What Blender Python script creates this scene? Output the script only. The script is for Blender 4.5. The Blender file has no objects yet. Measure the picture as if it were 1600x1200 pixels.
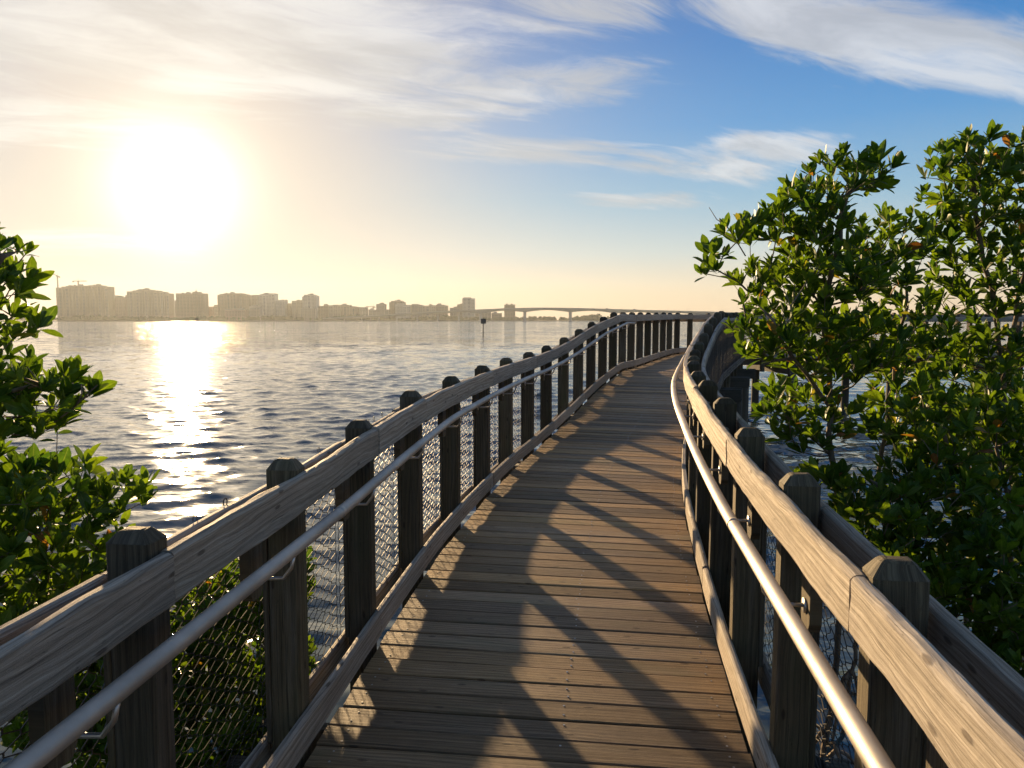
import bpy, math, random
import numpy as np
from mathutils import Vector, Matrix, noise
random.seed(7); rng = np.random.default_rng(7)
D = bpy.data; SC = bpy.context.scene; COL = SC.collection
R = math.radians

# ------------------------------------------------------------------ camera, exposure, sky, sun
EYE = 2.85                                   # eye height above the water
cam = D.cameras.new('camera'); cam.sensor_width = 36; cam.lens = 36 * 1150 / 1600
cam.clip_start = .05; cam.clip_end = 9000
cam.dof.use_dof = True; cam.dof.focus_distance = 9.0; cam.dof.aperture_fstop = 15
co = D.objects.new('camera', cam); COL.objects.link(co); SC.camera = co
PITCH = math.atan(100 / 1150)
co.location = (0, 0, EYE); co.rotation_euler = (R(90) - PITCH, 0, 0)

SC.view_settings.view_transform = 'Standard'; SC.view_settings.look = 'None'
SC.view_settings.gamma = 1; SC.view_settings.exposure = 1.20
SC.render.engine = 'CYCLES'
SC.cycles.use_denoising = True
SC.cycles.max_bounces = 7; SC.cycles.diffuse_bounces = 3; SC.cycles.glossy_bounces = 3
SC.cycles.transmission_bounces = 4; SC.cycles.volume_bounces = 0; SC.cycles.transparent_max_bounces = 6
SC.cycles.sample_clamp_indirect = 4; SC.cycles.caustics_reflective = False; SC.cycles.caustics_refractive = False

SUN_AZ, SUN_EL = R(-24.1), R(9.2)            # azimuth from +Y towards +X
SUN_DIR = Vector((math.sin(SUN_AZ) * math.cos(SUN_EL), math.cos(SUN_AZ) * math.cos(SUN_EL), math.sin(SUN_EL)))

class NT:
    """small node-tree writer"""
    def __init__(s, tree): s.t = tree; s.n = tree.nodes; s.l = tree.links; s.n.clear()
    def new(s, typ, **kw):
        o = s.n.new(typ)
        for k, v in kw.items():
            if k.startswith('i_'):
                o.inputs[k[2:].replace('_', ' ')].default_value = v
            else: setattr(o, k, v)
        return o
    def put(s, sock, v):
        if v is None: return
        if isinstance(v, bpy.types.NodeSocket): s.l.new(v, sock)
        elif isinstance(v, (tuple, list)) and sock.type == 'RGBA' and len(v) == 3: sock.default_value = (*v, 1)
        else: sock.default_value = v
    def m(s, op, a, b=None, c=None, clamp=False):
        o = s.n.new('ShaderNodeMath'); o.operation = op; o.use_clamp = clamp
        for i, v in enumerate((a, b, c)): s.put(o.inputs[i], v)
        return o.outputs[0]
    def v(s, op, a, b=None, scale=None):
        o = s.n.new('ShaderNodeVectorMath'); o.operation = op
        s.put(o.inputs[0], a); s.put(o.inputs[1], b)
        if scale is not None: s.put(o.inputs['Scale'], scale)
        return o.outputs['Value'] if op in ('DOT_PRODUCT', 'LENGTH', 'DISTANCE') else o.outputs[0]
    def mix(s, f, a, b, blend='MIX'):
        o = s.n.new('ShaderNodeMix'); o.data_type = 'RGBA'; o.blend_type = blend
        s.put(o.inputs[0], f); s.put(o.inputs[6], a); s.put(o.inputs[7], b)
        return o.outputs[2]
    def noise(s, vec, scale, detail=4, rough=.55, dist=0, color=False, dim='3D'):
        o = s.n.new('ShaderNodeTexNoise'); o.noise_dimensions = dim
        s.put(o.inputs['Vector'], vec); s.put(o.inputs['Scale'], scale); s.put(o.inputs['Detail'], detail)
        s.put(o.inputs['Roughness'], rough); s.put(o.inputs['Distortion'], dist)
        return o.outputs['Color' if color else 'Fac']
    def ramp(s, f, stops, interp='LINEAR'):
        o = s.n.new('ShaderNodeValToRGB'); o.color_ramp.interpolation = interp
        e = o.color_ramp.elements
        while len(e) < len(stops): e.new(.5)
        for q, (p, c) in zip(e, stops):
            q.position = p; q.color = (c, c, c, 1) if isinstance(c, (int, float)) else (*c, 1)
        s.put(o.inputs[0], f); return o.outputs[0]
    def comb(s, x, y, z):
        o = s.n.new('ShaderNodeCombineXYZ')
        for i, v in enumerate((x, y, z)): s.put(o.inputs[i], v)
        return o.outputs[0]
    def sep(s, v):
        o = s.n.new('ShaderNodeSeparateXYZ'); s.put(o.inputs[0], v); return o.outputs
    def smooth(s, v, a, b, c=0., d=1.):
        o = s.n.new('ShaderNodeMapRange'); o.interpolation_type = 'SMOOTHSTEP'
        for i, q in enumerate((v, a, b, c, d)): s.put(o.inputs[i], q)
        return o.outputs[0]

SKYK = 7.6
world = D.worlds.new('World'); SC.world = world; world.use_nodes = True
w = NT(world.node_tree)
sky = w.new('ShaderNodeTexSky', sky_type='NISHITA', sun_disc=False, sun_elevation=SUN_EL, sun_rotation=SUN_AZ,
            altitude=0, air_density=1.1, dust_density=1.6, ozone_density=2.4)
tc = w.new('ShaderNodeTexCoord')
dirv = w.v('NORMALIZE', tc.outputs['Generated'])
dx, dy, dz = w.sep(dirv)
az = w.m('DEGREES', w.m('ARCTAN2', dx, dy)); el = w.m('DEGREES', w.m('ARCSINE', dz))
sang = w.m('DEGREES', w.m('ARCCOSINE', w.m('MINIMUM', w.v('DOT_PRODUCT', dirv, tuple(SUN_DIR)), .999999)))
# blue overhead paling to a warm horizon, blended with the physical sky
elc = w.m('DIVIDE', w.m('MAXIMUM', el, 0), 60.)
grad = w.ramp(elc, [(0, (.87, .65, .42)), (2 / 60, (.80, .665, .47)), (5 / 60, (.55, .64, .64)), (9 / 60, (.27, .49, .66)), (14 / 60, (.100, .335, .66)), (20 / 60, (.032, .215, .56)), (27 / 60, (.010, .125, .43)), (1, (.03, .12, .27))])
base = w.mix(.12, w.v('SCALE', grad, None, SKYK), w.v('MULTIPLY', sky.outputs[0], (.8, .8, 1.0)))
# aureole of the veiled sun (thin high cloud and sea haze scatter it forward)
def gauss(x, s): return w.m('EXPONENT', w.m('MULTIPLY', w.m('MULTIPLY', x, x), -1 / (2 * s * s)))
g1 = w.m('MULTIPLY', gauss(sang, 2.4), .9 * SKYK)
g2 = w.m('ADD', w.m('MULTIPLY', w.m('EXPONENT', w.m('MULTIPLY', sang, -1 / 4.5)), .62 * SKYK), w.m('MULTIPLY', w.m('EXPONENT', w.m('MULTIPLY', sang, -1 / 13)), .17 * SKYK))
base = w.mix(w.m('EXPONENT', w.m('MULTIPLY', w.m('POWER', w.m('DIVIDE', sang, 21), 2), -1)), base, w.v('SCALE', (.65, .555, .455), None, SKYK))
glow = w.v('ADD', w.v('SCALE', (1.0, .95, .84), None, g1), w.v('SCALE', (1.0, .83, .62), None, g2))
# cirrus: noise laid out on a high flat layer, gathered into a few banks
den = w.m('ADD', w.m('MAXIMUM', dz, 0), .12)
px, py = w.m('DIVIDE', dx, den), w.m('DIVIDE', dy, den)
rot = R(-24)
qx = w.m('ADD', w.m('MULTIPLY', px, math.cos(rot)), w.m('MULTIPLY', py, -math.sin(rot)))
qy = w.m('ADD', w.m('MULTIPLY', px, math.sin(rot)), w.m('MULTIPLY', py, math.cos(rot)))
cv = w.comb(w.m('MULTIPLY', qx, .62), w.m('MULTIPLY', qy, 1.5), .3)
warp = w.v('SCALE', w.v('SUBTRACT', w.noise(cv, 1.1, 3, .5, color=True), (.5, .5, .5)), None, .9)
cv2 = w.v('ADD', cv, warp)
n1 = w.noise(cv2, 1.5, 9, .60, .35)
n2 = w.noise(w.v('MULTIPLY', cv2, (1.0, 1.7, 1)), 3.6, 9, .66, .3)
nn = w.m('ADD', w.m('MULTIPLY', n1, .52), w.m('MULTIPLY', n2, .48))
def bank(a0, e0, sa, se, amp, tilt=0.):
    a = w.m('SUBTRACT', az, a0); e = w.m('SUBTRACT', w.m('SUBTRACT', el, e0), w.m('MULTIPLY', a, tilt))
    q = w.m('ADD', w.m('POWER', w.m('ABSOLUTE', w.m('DIVIDE', a, sa)), 3), w.m('POWER', w.m('ABSOLUTE', w.m('DIVIDE', e, se)), 3))
    return w.m('MULTIPLY', w.m('EXPONENT', w.m('MULTIPLY', q, -1)), amp)
banks = [(-22, 19.5, 24, 5.4, .34, .06), (2, 16.9, 10, 2.0, .30, .05), (5, 22.0, 8, 2.2, .27, 0), (-8, 15, 7, 1.4, .28, 0), (2, 12.5, 10, 1.3, .31, -.05), (13, 11.3, 8, 1.3, .30, -.10), (19, 12.2, 6, 1.2, .29, -.08),
         (9, 8.8, 6, .8, .24, 0), (25, 18.6, 14, 2.6, .33, -.34), (-33, 12.5, 10, 2.2, .26, .05), (-31, 5.0, 10, 1.1, .24, .03), (0, 36, 400, 11, .20, 0), (0, 68, 400, 22, .16, 0), (110, 15, 50, 6, .2, 0), (-120, 15, 60, 6, .2, 0)]
acc = None
for b in banks:
    g = bank(*b); acc = g if acc is None else w.m('MAXIMUM', acc, g)
cov = w.smooth(w.m('ADD', nn, acc), .60, .84)
cov = w.m('MULTIPLY', cov, w.smooth(el, 1.0, 6.0))
cov = w.m('MULTIPLY', cov, .76)
cl_far = tuple(SKYK * q for q in (.70, .71, .72)); cl_near = tuple(SKYK * q for q in (.86, .80, .70))
ccol = w.mix(w.m('EXPONENT', w.m('MULTIPLY', sang, -1 / 16)), cl_far, cl_near)
shade = w.smooth(w.noise(w.v('ADD', cv2, (3.1, .35, 0)), 2.1, 7, .62), .36, .66, .76, 1.10)
ccol = w.v('SCALE', ccol, None, shade)
base = w.v('ADD', w.mix(cov, base, ccol), glow)
bg = w.new('ShaderNodeBackground'); w.put(bg.inputs[0], base); bg.inputs[1].default_value = .0595
wo = w.new('ShaderNodeOutputWorld'); w.l.new(bg.outputs[0], wo.inputs[0])

sl = D.lights.new('sun', 'SUN'); sl.energy = 5.0; sl.angle = R(1.0); sl.color = (1.0, .69, .36)
so = D.objects.new('sun', sl); COL.objects.link(so); so.rotation_euler = (-SUN_DIR).to_track_quat('-Z', 'Y').to_euler(); so.location = (-30, 60, 25)

# ------------------------------------------------------------------ helpers
class MB:
    def __init__(s): s.v = []; s.f = []; s.uv = []; s.mi = []; s.pv = []
    def add(s, vs, fs, uvs=None, mat=0, pv=0.):
        o = len(s.v); s.v += [tuple(q) for q in vs]; s.pv += [pv] * len(vs)
        for k, f in enumerate(fs):
            s.f.append(tuple(o + i for i in f)); s.mi.append(mat)
            s.uv += list(uvs[k]) if uvs is not None else [(0, 0)] * len(f)
    def build(s, name, mats, parent=None, smooth=False, label=None):
        me = D.meshes.new(name); me.from_pydata(s.v, [], s.f)
        ul = me.uv_layers.new(name='UVMap'); ul.data.foreach_set('uv', np.array(s.uv, dtype=np.float32).ravel())
        at = me.attributes.new('pv', 'FLOAT', 'POINT'); at.data.foreach_set('value', np.array(s.pv, dtype=np.float32))
        if not isinstance(mats, (list, tuple)): mats = [mats]
        for m_ in mats: me.materials.append(m_)
        if len(mats) > 1: me.polygons.foreach_set('material_index', np.array(s.mi, dtype=np.int32))
        if smooth: me.polygons.foreach_set('use_smooth', [True] * len(me.polygons))
        me.update()
        o = D.objects.new(name, me); COL.objects.link(o)
        if parent: o.parent = parent
        if label: o['label'] = label
        return o
def thing(name, label, cat, loc=(0, 0, 0), group=None):
    o = D.objects.new(name, None); COL.objects.link(o); o.empty_display_size = .3; o.location = loc
    o['label'] = label; o['category'] = cat
    if group: o['group'] = group
    return o
def tag(o, label, cat, group=None):
    o['label'] = label; o['category'] = cat
    if group: o['group'] = group
    return o

def frame(d, up=Vector((0, 0, 1))):
    d = d.normalized(); s = d.cross(up)
    if s.length < 1e-4: s = d.cross(Vector((0, 1, 0)))
    s.normalize(); return s, s.cross(d).normalized()
def section(w_, h_, c, n=1):
    """chamfered rectangle, counter-clockwise; n splits each long side"""
    a, b = w_ / 2, h_ / 2
    pts = [(-a + c, -b), (a - c, -b), (a, -b + c), (a, b - c), (a - c, b), (-a + c, b), (-a, b - c), (-a, -b + c)]
    return pts
def sweep(mb, pts, sec, sides=None, ups=None, pv=0., mat=0, wob=0., u0=None, caps=True, zs=None):
    """sweep a section (side, up) along points; UV u = metres along, v = metres round"""
    n, k = len(pts), len(sec)
    u0 = random.uniform(0, 90) if u0 is None else u0; v0 = random.uniform(0, 40)
    per = [0]
    for i in range(k):
        a, b = sec[i], sec[(i + 1) % k]; per.append(per[-1] + math.hypot(a[0] - b[0], a[1] - b[1]))
    vs = []; L = [0]
    for i, p in enumerate(pts):
        if i: L.append(L[-1] + (p - pts[i - 1]).length)
        if sides is not None: s_, u_ = sides[i], (ups[i] if ups else Vector((0, 0, 1)))
        else:
            d = (pts[min(i + 1, n - 1)] - pts[max(i - 1, 0)]); s_, u_ = frame(d)
        for j, (x, y) in enumerate(sec):
            if wob:
                q = noise.noise(Vector((L[-1] * 3.1 + u0, x * 18 + v0, y * 18))) * wob + noise.noise(Vector((L[-1] * 13 + u0, x * 50 + v0, y * 50))) * wob * .45
                ln = math.hypot(x, y) or 1; x += x / ln * q; y += y / ln * q
            vs.append(p + s_ * x + u_ * y)
    fs, uvs = [], []
    for i in range(n - 1):
        for j in range(k):
            j2 = (j + 1) % k
            fs.append((i * k + j, i * k + j2, (i + 1) * k + j2, (i + 1) * k + j))
            uvs.append([(u0 + L[i], v0 + per[j]), (u0 + L[i], v0 + per[j + 1]), (u0 + L[i + 1], v0 + per[j + 1]), (u0 + L[i + 1], v0 + per[j])])
    if caps:
        fs.append(tuple(reversed(range(k)))); uvs.append([(u0 + sec[j][0] * .25, v0 + sec[j][1]) for j in reversed(range(k))])
        fs.append(tuple((n - 1) * k + j for j in range(k))); uvs.append([(u0 + sec[j][0] * .25, v0 + sec[j][1]) for j in range(k)])
    mb.add(vs, fs, uvs, mat, pv)
def tube(mb, pts, r, n=8, pv=0., mat=0, caps=True):
    rs = r if isinstance(r, (list, tuple)) else [r] * len(pts)
    vs, fs, uvs = [], [], []; u = random.uniform(0, 50)
    prev = None
    for i, p in enumerate(pts):
        d = (pts[min(i + 1, len(pts) - 1)] - pts[max(i - 1, 0)]).normalized()
        if prev is None: s_, u_ = frame(d)
        else:
            s_ = (prev - d * prev.dot(d))
            if s_.length < 1e-5: s_, u_ = frame(d)
            s_.normalize(); u_ = s_.cross(d)
        prev = s_
        for j in range(n):
            a = 2 * math.pi * j / n; vs.append(p + (s_ * math.cos(a) + u_ * math.sin(a)) * rs[i])
    for i in range(len(pts) - 1):
        for j in range(n):
            j2 = (j + 1) % n
            fs.append((i * n + j, (i + 1) * n + j, (i + 1) * n + j2, i * n + j2))
            uvs.append([(u + i * .1, j * .1), (u + i * .1 + .1, j * .1), (u + i * .1 + .1, j * .1 + .1), (u + i * .1, j * .1 + .1)])
    if caps:
        fs.append(tuple(range(n))); uvs.append([(0, 0)] * n)
        fs.append(tuple((len(pts) - 1) * n + j for j in reversed(range(n)))); uvs.append([(0, 0)] * n)
    mb.add(vs, fs, uvs, mat, pv)
def box(mb, x0, x1, y0, y1, z0, z1, mat=0, pv=0.):
    v = [(x0, y0, z0), (x1, y0, z0), (x1, y1, z0), (x0, y1, z0), (x0, y0, z1), (x1, y0, z1), (x1, y1, z1), (x0, y1, z1)]
    f = [(0, 3, 2, 1), (4, 5, 6, 7), (0, 1, 5, 4), (1, 2, 6, 5), (2, 3, 7, 6), (3, 0, 4, 7)]
    uv = [[(v[i][0] + v[i][1], v[i][2]) if k > 1 else (v[i][0], v[i][1]) for i in q] for k, q in enumerate(f)]
    mb.add(v, f, uv, mat, pv)

# ------------------------------------------------------------------ materials
def material(name):
    m_ = D.materials.new(name); m_.use_nodes = True; t = NT(m_.node_tree)
    b = t.new('ShaderNodeBsdfPrincipled'); o = t.new('ShaderNodeOutputMaterial'); t.l.new(b.outputs[0], o.inputs[0])
    return m_, t, b, o
def wood(name, dark, mid, light, rough=.72, bump=.35, moss=None, var=.25, ring=1.0, spec=.35, grey=.25):
    m_, t, b, o = material(name)
    uv = t.new('ShaderNodeUVMap').outputs[0]; u, v_, _ = t.sep(uv)
    pv = t.new('ShaderNodeAttribute', attribute_name='pv').outputs['Fac']
    off = t.m('MULTIPLY', pv, 37.7)
    lo = t.noise(t.comb(t.m('MULTIPLY', u, 1.3), t.m('MULTIPLY', v_, 9), off), 1, 3, .5)           # slow wander of the grain
    vv = t.m('ADD', t.m('MULTIPLY', v_, 1.0), t.m('MULTIPLY', lo, .075 * ring))
    grain = t.noise(t.comb(t.m('MULTIPLY', u, 1.5), t.m('MULTIPLY', vv, 210), off), 1, 6, .68)
    fine = t.noise(t.comb(t.m('MULTIPLY', u, 9), t.m('MULTIPLY', vv, 800), off), 1, 4, .7)
    rings = t.m('SINE', t.m('MULTIPLY', vv, 420 / (1 + .6)))
    rings = t.m('MULTIPLY', t.m('ADD', rings, 1), .5)
    g = t.m('ADD', t.m('ADD', t.m('MULTIPLY', grain, .50), t.m('MULTIPLY', fine, .43)), t.m('MULTIPLY', rings, .07))
    col = t.ramp(g, [(.33, dark), (.49, mid), (.66, light)])
    # broad weather stains
    st = t.noise(t.comb(t.m('MULTIPLY', u, 2.2), t.m('MULTIPLY', v_, 8), t.m('ADD', off, 5)), 1, 5, .6)
    col = t.mix(t.smooth(st, .45, .75, 0, .45), col, t.v('MULTIPLY', col, (.55, .52, .50)))
    if moss: col = t.mix(t.smooth(t.noise(t.comb(t.m('MULTIPLY', u, 1.5), t.m('MULTIPLY', v_, 5), t.m('ADD', off, 11)), 1, 5, .6), .5, .75, 0, .6), col, moss)
    bl = t.noise(t.comb(t.m('MULTIPLY', u, 1.4), t.m('MULTIPLY', v_, 14), t.m('ADD', off, 31)), 1, 6, .65)
    col = t.mix(t.smooth(bl, .48, .72, 0, .55), col, t.v('ADD', t.v('MULTIPLY', col, (1.15, 1.15, 1.2)), (.05, .05, .05)))
    pit = t.noise(t.comb(t.m('MULTIPLY', u, 22), t.m('MULTIPLY', v_, 90), off), 1, 3, .6)
    col = t.mix(t.smooth(pit, .66, .72, 0, .6), col, t.v('MULTIPLY', col, (.3, .28, .25)))
    # knots
    vo = t.new('ShaderNodeTexVoronoi', voronoi_dimensions='2D'); vo.inputs['Scale'].default_value = 1
    vo.inputs['Randomness'].default_value = 1
    t.put(vo.inputs['Vector'], t.comb(t.m('ADD', t.m('MULTIPLY', u, 2.3), off), t.m('MULTIPLY', v_, 7.0), 0))
    kn = t.smooth(vo.outputs['Distance'], .03, .065, 1, 0)
    col = t.mix(t.m('MULTIPLY', kn, .75), col, t.v('MULTIPLY', col, (.25, .20, .17)))
    # splits along the grain
    sp = t.noise(t.comb(t.m('MULTIPLY', u, 1.1), t.m('MULTIPLY', vv, 60), t.m('ADD', off, 21)), 1, 2, .5)
    crack = t.smooth(sp, .70, .745)
    col = t.mix(t.m('MULTIPLY', crack, .8), col, t.v('MULTIPLY', col, (.2, .18, .16)))
    gy = t.m('MULTIPLY', t.m('FRACT', t.m('MULTIPLY', pv, 7.31)), grey)
    lum = t.v('DOT_PRODUCT', col, (.35, .45, .2)); col = t.mix(gy, col, t.v('SCALE', (1.0, .97, .92), None, lum))
    ck = t.noise(t.comb(t.m('MULTIPLY', u, 2.6), t.m('MULTIPLY', vv, 330), t.m('ADD', off, 51)), 1, 2, .5)
    col = t.mix(t.smooth(ck, .665, .70, 0, .75), col, t.v('MULTIPLY', col, (.28, .25, .22)))
    tint = t.m('ADD', 1 - var, t.m('MULTIPLY', pv, 2 * var))
    col = t.v('SCALE', col, None, tint)
    t.put(b.inputs['Base Color'], col)
    t.put(b.inputs['Roughness'], t.smooth(g, .3, .7, rough + .1, rough - .08)); b.inputs['Specular IOR Level'].default_value = spec
    hgt = t.m('SUBTRACT', t.m('SUBTRACT', g, t.m('MULTIPLY', crack, .8)), t.m('MULTIPLY', kn, .3))
    bp = t.new('ShaderNodeBump'); bp.inputs['Strength'].default_value = bump; bp.inputs['Distance'].default_value = .006
    t.put(bp.inputs['Height'], hgt); t.l.new(bp.outputs[0], b.inputs['Normal'])
    return m_
W_DECK = wood('weathered_deck_wood', (.052, .028, .011), (.250, .146, .054), (.50, .325, .145), .62, .6, (.17, .14, .05), .48, .8, .4)
W_RAIL = wood('weathered_rail_wood', (.080, .060, .041), (.315, .260, .190), (.57, .50, .395), .72, .8, None, .18, 1.0, .35)
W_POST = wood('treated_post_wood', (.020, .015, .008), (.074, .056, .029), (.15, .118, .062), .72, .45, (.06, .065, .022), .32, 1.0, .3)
W_BEAM = wood('under_deck_timber', (.030, .028, .022), (.075, .070, .055), (.13, .12, .095), .8, .3, (.04, .055, .035), .2, 1.0, .2)

def metal(name, col, rough, met=1., sc=40):
    m_, t, b, o = material(name)
    p = t.new('ShaderNodeTexCoord').outputs['Object']
    n = t.noise(p, sc, 4, .6); n2 = t.noise(p, 3.5, 3, .5)
    t.put(b.inputs['Base Color'], t.mix(t.smooth(n2, .4, .65, 0, .6), col, tuple(c * .6 for c in col)))
    t.put(b.inputs['Roughness'], t.m('ADD', t.m('MULTIPLY', n, .34), rough - .17)); b.inputs['Metallic'].default_value = met
    return m_
M_PIPE = metal('satin_aluminium', (.50, .46, .40), .60, .85)
M_WIRE = metal('dull_coated_wire', (.045, .042, .038), .55, .3)
M_STEEL = metal('galvanised_steel', (.55, .54, .52), .45)
def plain(name, col, rough=.8, var=.25, sc=3., met=0.):
    m_, t, b, o = material(name)
    n = t.noise(t.new('ShaderNodeTexCoord').outputs['Object'], sc, 5, .6)
    t.put(b.inputs['Base Color'], t.mix(n, tuple(c * (1 - var) for c in col), tuple(min(1, c * (1 + var)) for c in col)))
    b.inputs['Roughness'].default_value = rough; b.inputs['Metallic'].default_value = met
    return m_

# ------------------------------------------------------------------ the walkway's centre line
KS = [-5, 0, 2, 4, 6, 8, 10, 12, 14, 16, 18, 20.6, 22.4, 40]
KH = [.110, .118, .118, .160, .205, .262, .315, .342, .352, .361, .366, .372, 1.46, 1.46]
ZS = [-5, 0, 2, 4, 6, 8, 9, 10, 12, 13.9, 15, 20, 40]
ZZ = [-1.84, -1.80, -1.755, -1.655, -1.625, -1.595, -1.545, -1.455, -1.20, -1.03, -1.05, -1.0, -.985]
S0, S1, DS = -5., 36., .02
SG = np.arange(S0, S1 + DS, DS)
HG = np.interp(SG, KS, KH); kern = np.ones(25) / 25
HG = np.convolve(np.pad(HG, 12, 'edge'), kern, 'valid')
i0 = int(round((0 - S0) / DS))
XG = np.concatenate([[0], np.cumsum(np.sin(HG[:-1]) * DS)]); YG = np.concatenate([[0], np.cumsum(np.cos(HG[:-1]) * DS)])
XG += -.1475 - XG[i0]; YG += 1.0 - YG[i0]
ZG = np.convolve(np.pad(np.interp(SG, ZS, ZZ), 8, 'edge'), np.ones(17) / 17, 'valid') + EYE
def at(s, off=0., dz=0.):
    x, y, z, h = (float(np.interp(s, SG, q)) for q in (XG, YG, ZG, HG))
    return Vector((x + off * math.cos(h), y - off * math.sin(h), z + dz))
def head(s): return float(np.interp(s, SG, HG))
def sidev(s): h = head(s); return Vector((math.cos(h), -math.sin(h), 0))
def fwdv(s): return (at(s + .02) - at(s - .02)).normalized()
def arc(s0, s1, step): n = max(1, int(round((s1 - s0) / step))); return [s0 + (s1 - s0) * i / n for i in range(n + 1)]
UP = Vector((0, 0, 1))
S_END = 33.0

# ------------------------------------------------------------------ boardwalk
bw = thing('boardwalk', 'weathered plank boardwalk curving right over the water on timber piles', 'boardwalk', at(0, 0, -.2))
def P(o): o.parent = bw; o.matrix_parent_inverse = Matrix.Translation(-bw.location); return o
mb = MB(); s = -4.6
while s < S_END:
    step = .1445 / (1.0 if s < 20.4 or s > 22.6 else 1.)
    wd = .1355 + random.uniform(-.0025, .0015); pvv = random.random()
    hw0, hw1 = .885 + random.uniform(-.006, .01), .885 + random.uniform(-.006, .01)
    c = at(s, 0, -.019 + random.uniform(-.003, .003)); sd = sidev(s + random.uniform(-.02, .02)); fw = fwdv(s)
    roll = random.uniform(-.012, .012)
    upv = sd.cross(fw).normalized(); fwv = upv.cross(sd).normalized()
    upv = (upv + fwv * roll).normalized(); fwv = upv.cross(sd)
    k = 14 if s < 9 else 5
    bow = random.uniform(-.002, .002)
    pts = [c + sd * (-hw0 + (hw0 + hw1) * i / k) + upv * (bow * (1 - (2 * i / k - 1) ** 2)) for i in range(k + 1)]
    turn = 20.5 < s < 22.5
    sec = section(wd, .038, .005)
    # keep planks from crowding at the inside of the turn
    wsc = [1.0 - (.0 if not turn else .55 * max(0, (2 * i / k - 1))) for i in range(k + 1)]
    if turn:
        for i in range(k):
            a = [(x * wsc[i], y) for x, y in sec]
            sweep(mb, [pts[i], pts[i + 1]], a, [-fwv] * 2, [upv] * 2, pvv)
    else:
        sweep(mb, pts, sec, [-fwv] * (k + 1), [upv] * (k + 1), pvv, wob=.0014 if s < 9 else 0)
    # screws over each stringer
    if s < 12:
        for off in (-.80, .13, .80):
            for q in (-.035, .035):
                if random.random() < .12: continue
                p = c + sd * (off + random.uniform(-.012, .012)) + fwv * (q + random.uniform(-.006, .006)) + upv * .0202
                r = .0050; vs = [p + (sd * math.cos(a) + fwv * math.sin(a)) * r for a in [i * math.pi / 3 for i in range(6)]]
                vs += [q_ - upv * .004 for q_ in vs]
                mb.add(vs, [tuple(range(6))] + [(i, i + 6, (i + 1) % 6 + 6, (i + 1) % 6) for i in range(6)], mat=1)
    s += step
P(mb.build('deck', [W_DECK, M_STEEL]))
for off in (-.845, -.28, .13, .845):
    mb = MB(); a = -4.6
    while a < S_END - .2:
        b_ = min(a + 3.0, S_END)
        ss = arc(a, b_ - .006, .25)
        sweep(mb, [at(q, off, -.039 - .12) for q in ss], section(.042, .235, .003), [sidev(q) for q in ss], None, random.random()); a = b_
    P(mb.build('stringer', W_BEAM))
bents = [-3.4, -.6, 2.25, 5.2, 8.3, 11.2, 14.0, 17.0, 19.6, 23.4, 26.4, 29.4, 32.4]
for sb in bents:
    for k_, q in enumerate((-.16, .16)):
        mb = MB(); c = at(sb, 0, -.28 - .125); sd = sidev(sb); f = Vector((sd.y * -1, sd.x, 0))
        sweep(mb, [c + sd * t_ + f * q for t_ in (-1.42, -.7, 0, .7, 1.42)], section(.07, .24, .004), [f] * 5, None, random.random())
        P(mb.build('cap_beam', W_BEAM))
    for sg in (-1, 1):
        mb = MB(); c = at(sb, sg * 1.16); c.z = 0
        top = at(sb).z - .30
        tube(mb, [Vector((c.x, c.y, z_)) for z_ in (-1.2, -.2, .3, .9, top)], [.125, .122, .118, .116, .115], 14, random.random())
        o = mb.build('pile', W_BEAM, smooth=True); P(o)
# ------------------------------------------------------------------ railings
PS = [-3.9, -2.95, -2.0, -1.05, -.1, .85, 1.80, 2.70, 3.65, 4.70, 5.80, 6.80, 7.85, 8.85, 9.85, 10.8, 11.7, 12.6, 13.5, 14.4, 15.3, 16.3, 17.3, 18.4, 19.5, 20.55]
PSR = [-3.9, -2.95, -2.0, -1.05, -.1, .85, 1.75, 2.65, 3.55, 4.5, 5.5, 6.5, 7.5, 8.5, 9.5, 10.5, 11.5, 12.5, 13.5, 14.4, 15.3, 16.3, 17.3, 18.4, 19.5, 20.5]
TURN_L = [21.05, 21.5, 21.95]; TAIL = [22.6 + .98 * i for i in range(11)]
PTOP, PW = 1.21, .142
def post_mesh(mb, c, sd, fw, top, bot, pv):
    ch = .009; sec = section(.128, .094, ch); tw_ = random.uniform(.030, .042); lean = Vector((random.gauss(0, .004), random.gauss(0, .004), 1)); UP = lean
    zs = [bot, bot + (top - bot) * .33, bot + (top - bot) * .66, top - tw_]
    sweep(mb, [c + UP * z_ for z_ in zs], sec, [sd] * 4, [fw] * 4, pv, wob=.0015, caps=False)
    k = 8; uv = random.uniform(0, 30); rings_ = []
    for zz, kx, ky in ((top - tw_, 1, 1), (top - tw_ * .18, .62, .56), (top - tw_ * .04, .50, .44), (top, .38, .32)):
        rings_.append([c + UP * (zz + random.uniform(-.0015, .0015)) + sd * x * kx + fw * y * ky for x, y in sec])
    for a_, b2 in zip(rings_[:-2], rings_[1:-1]):
        mb.add(a_ + b2, [(i, (i + 1) % k, (i + 1) % k + k, i + k) for i in range(k)], [[(uv, .1 * i), (uv, .1 * i + .06), (uv + .02, .1 * i + .05), (uv + .02, .1 * i + .01)] for i in range(k)], 0, pv)
    base, t_ = rings_[-2], rings_[-1]
    fs = [(i, (i + 1) % k, (i + 1) % k + k, i + k) for i in range(k)] + [tuple(range(k, 2 * k))]
    uvs = [[(uv, .1 * i), (uv, .1 * i + .06), (uv + .05, .1 * i + .05), (uv + .05, .1 * i + .01)] for i in range(k)] + [[(uv + x * .3, y) for x, y in sec]]
    mb.add(base + t_, fs, uvs, 0, pv)
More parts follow.
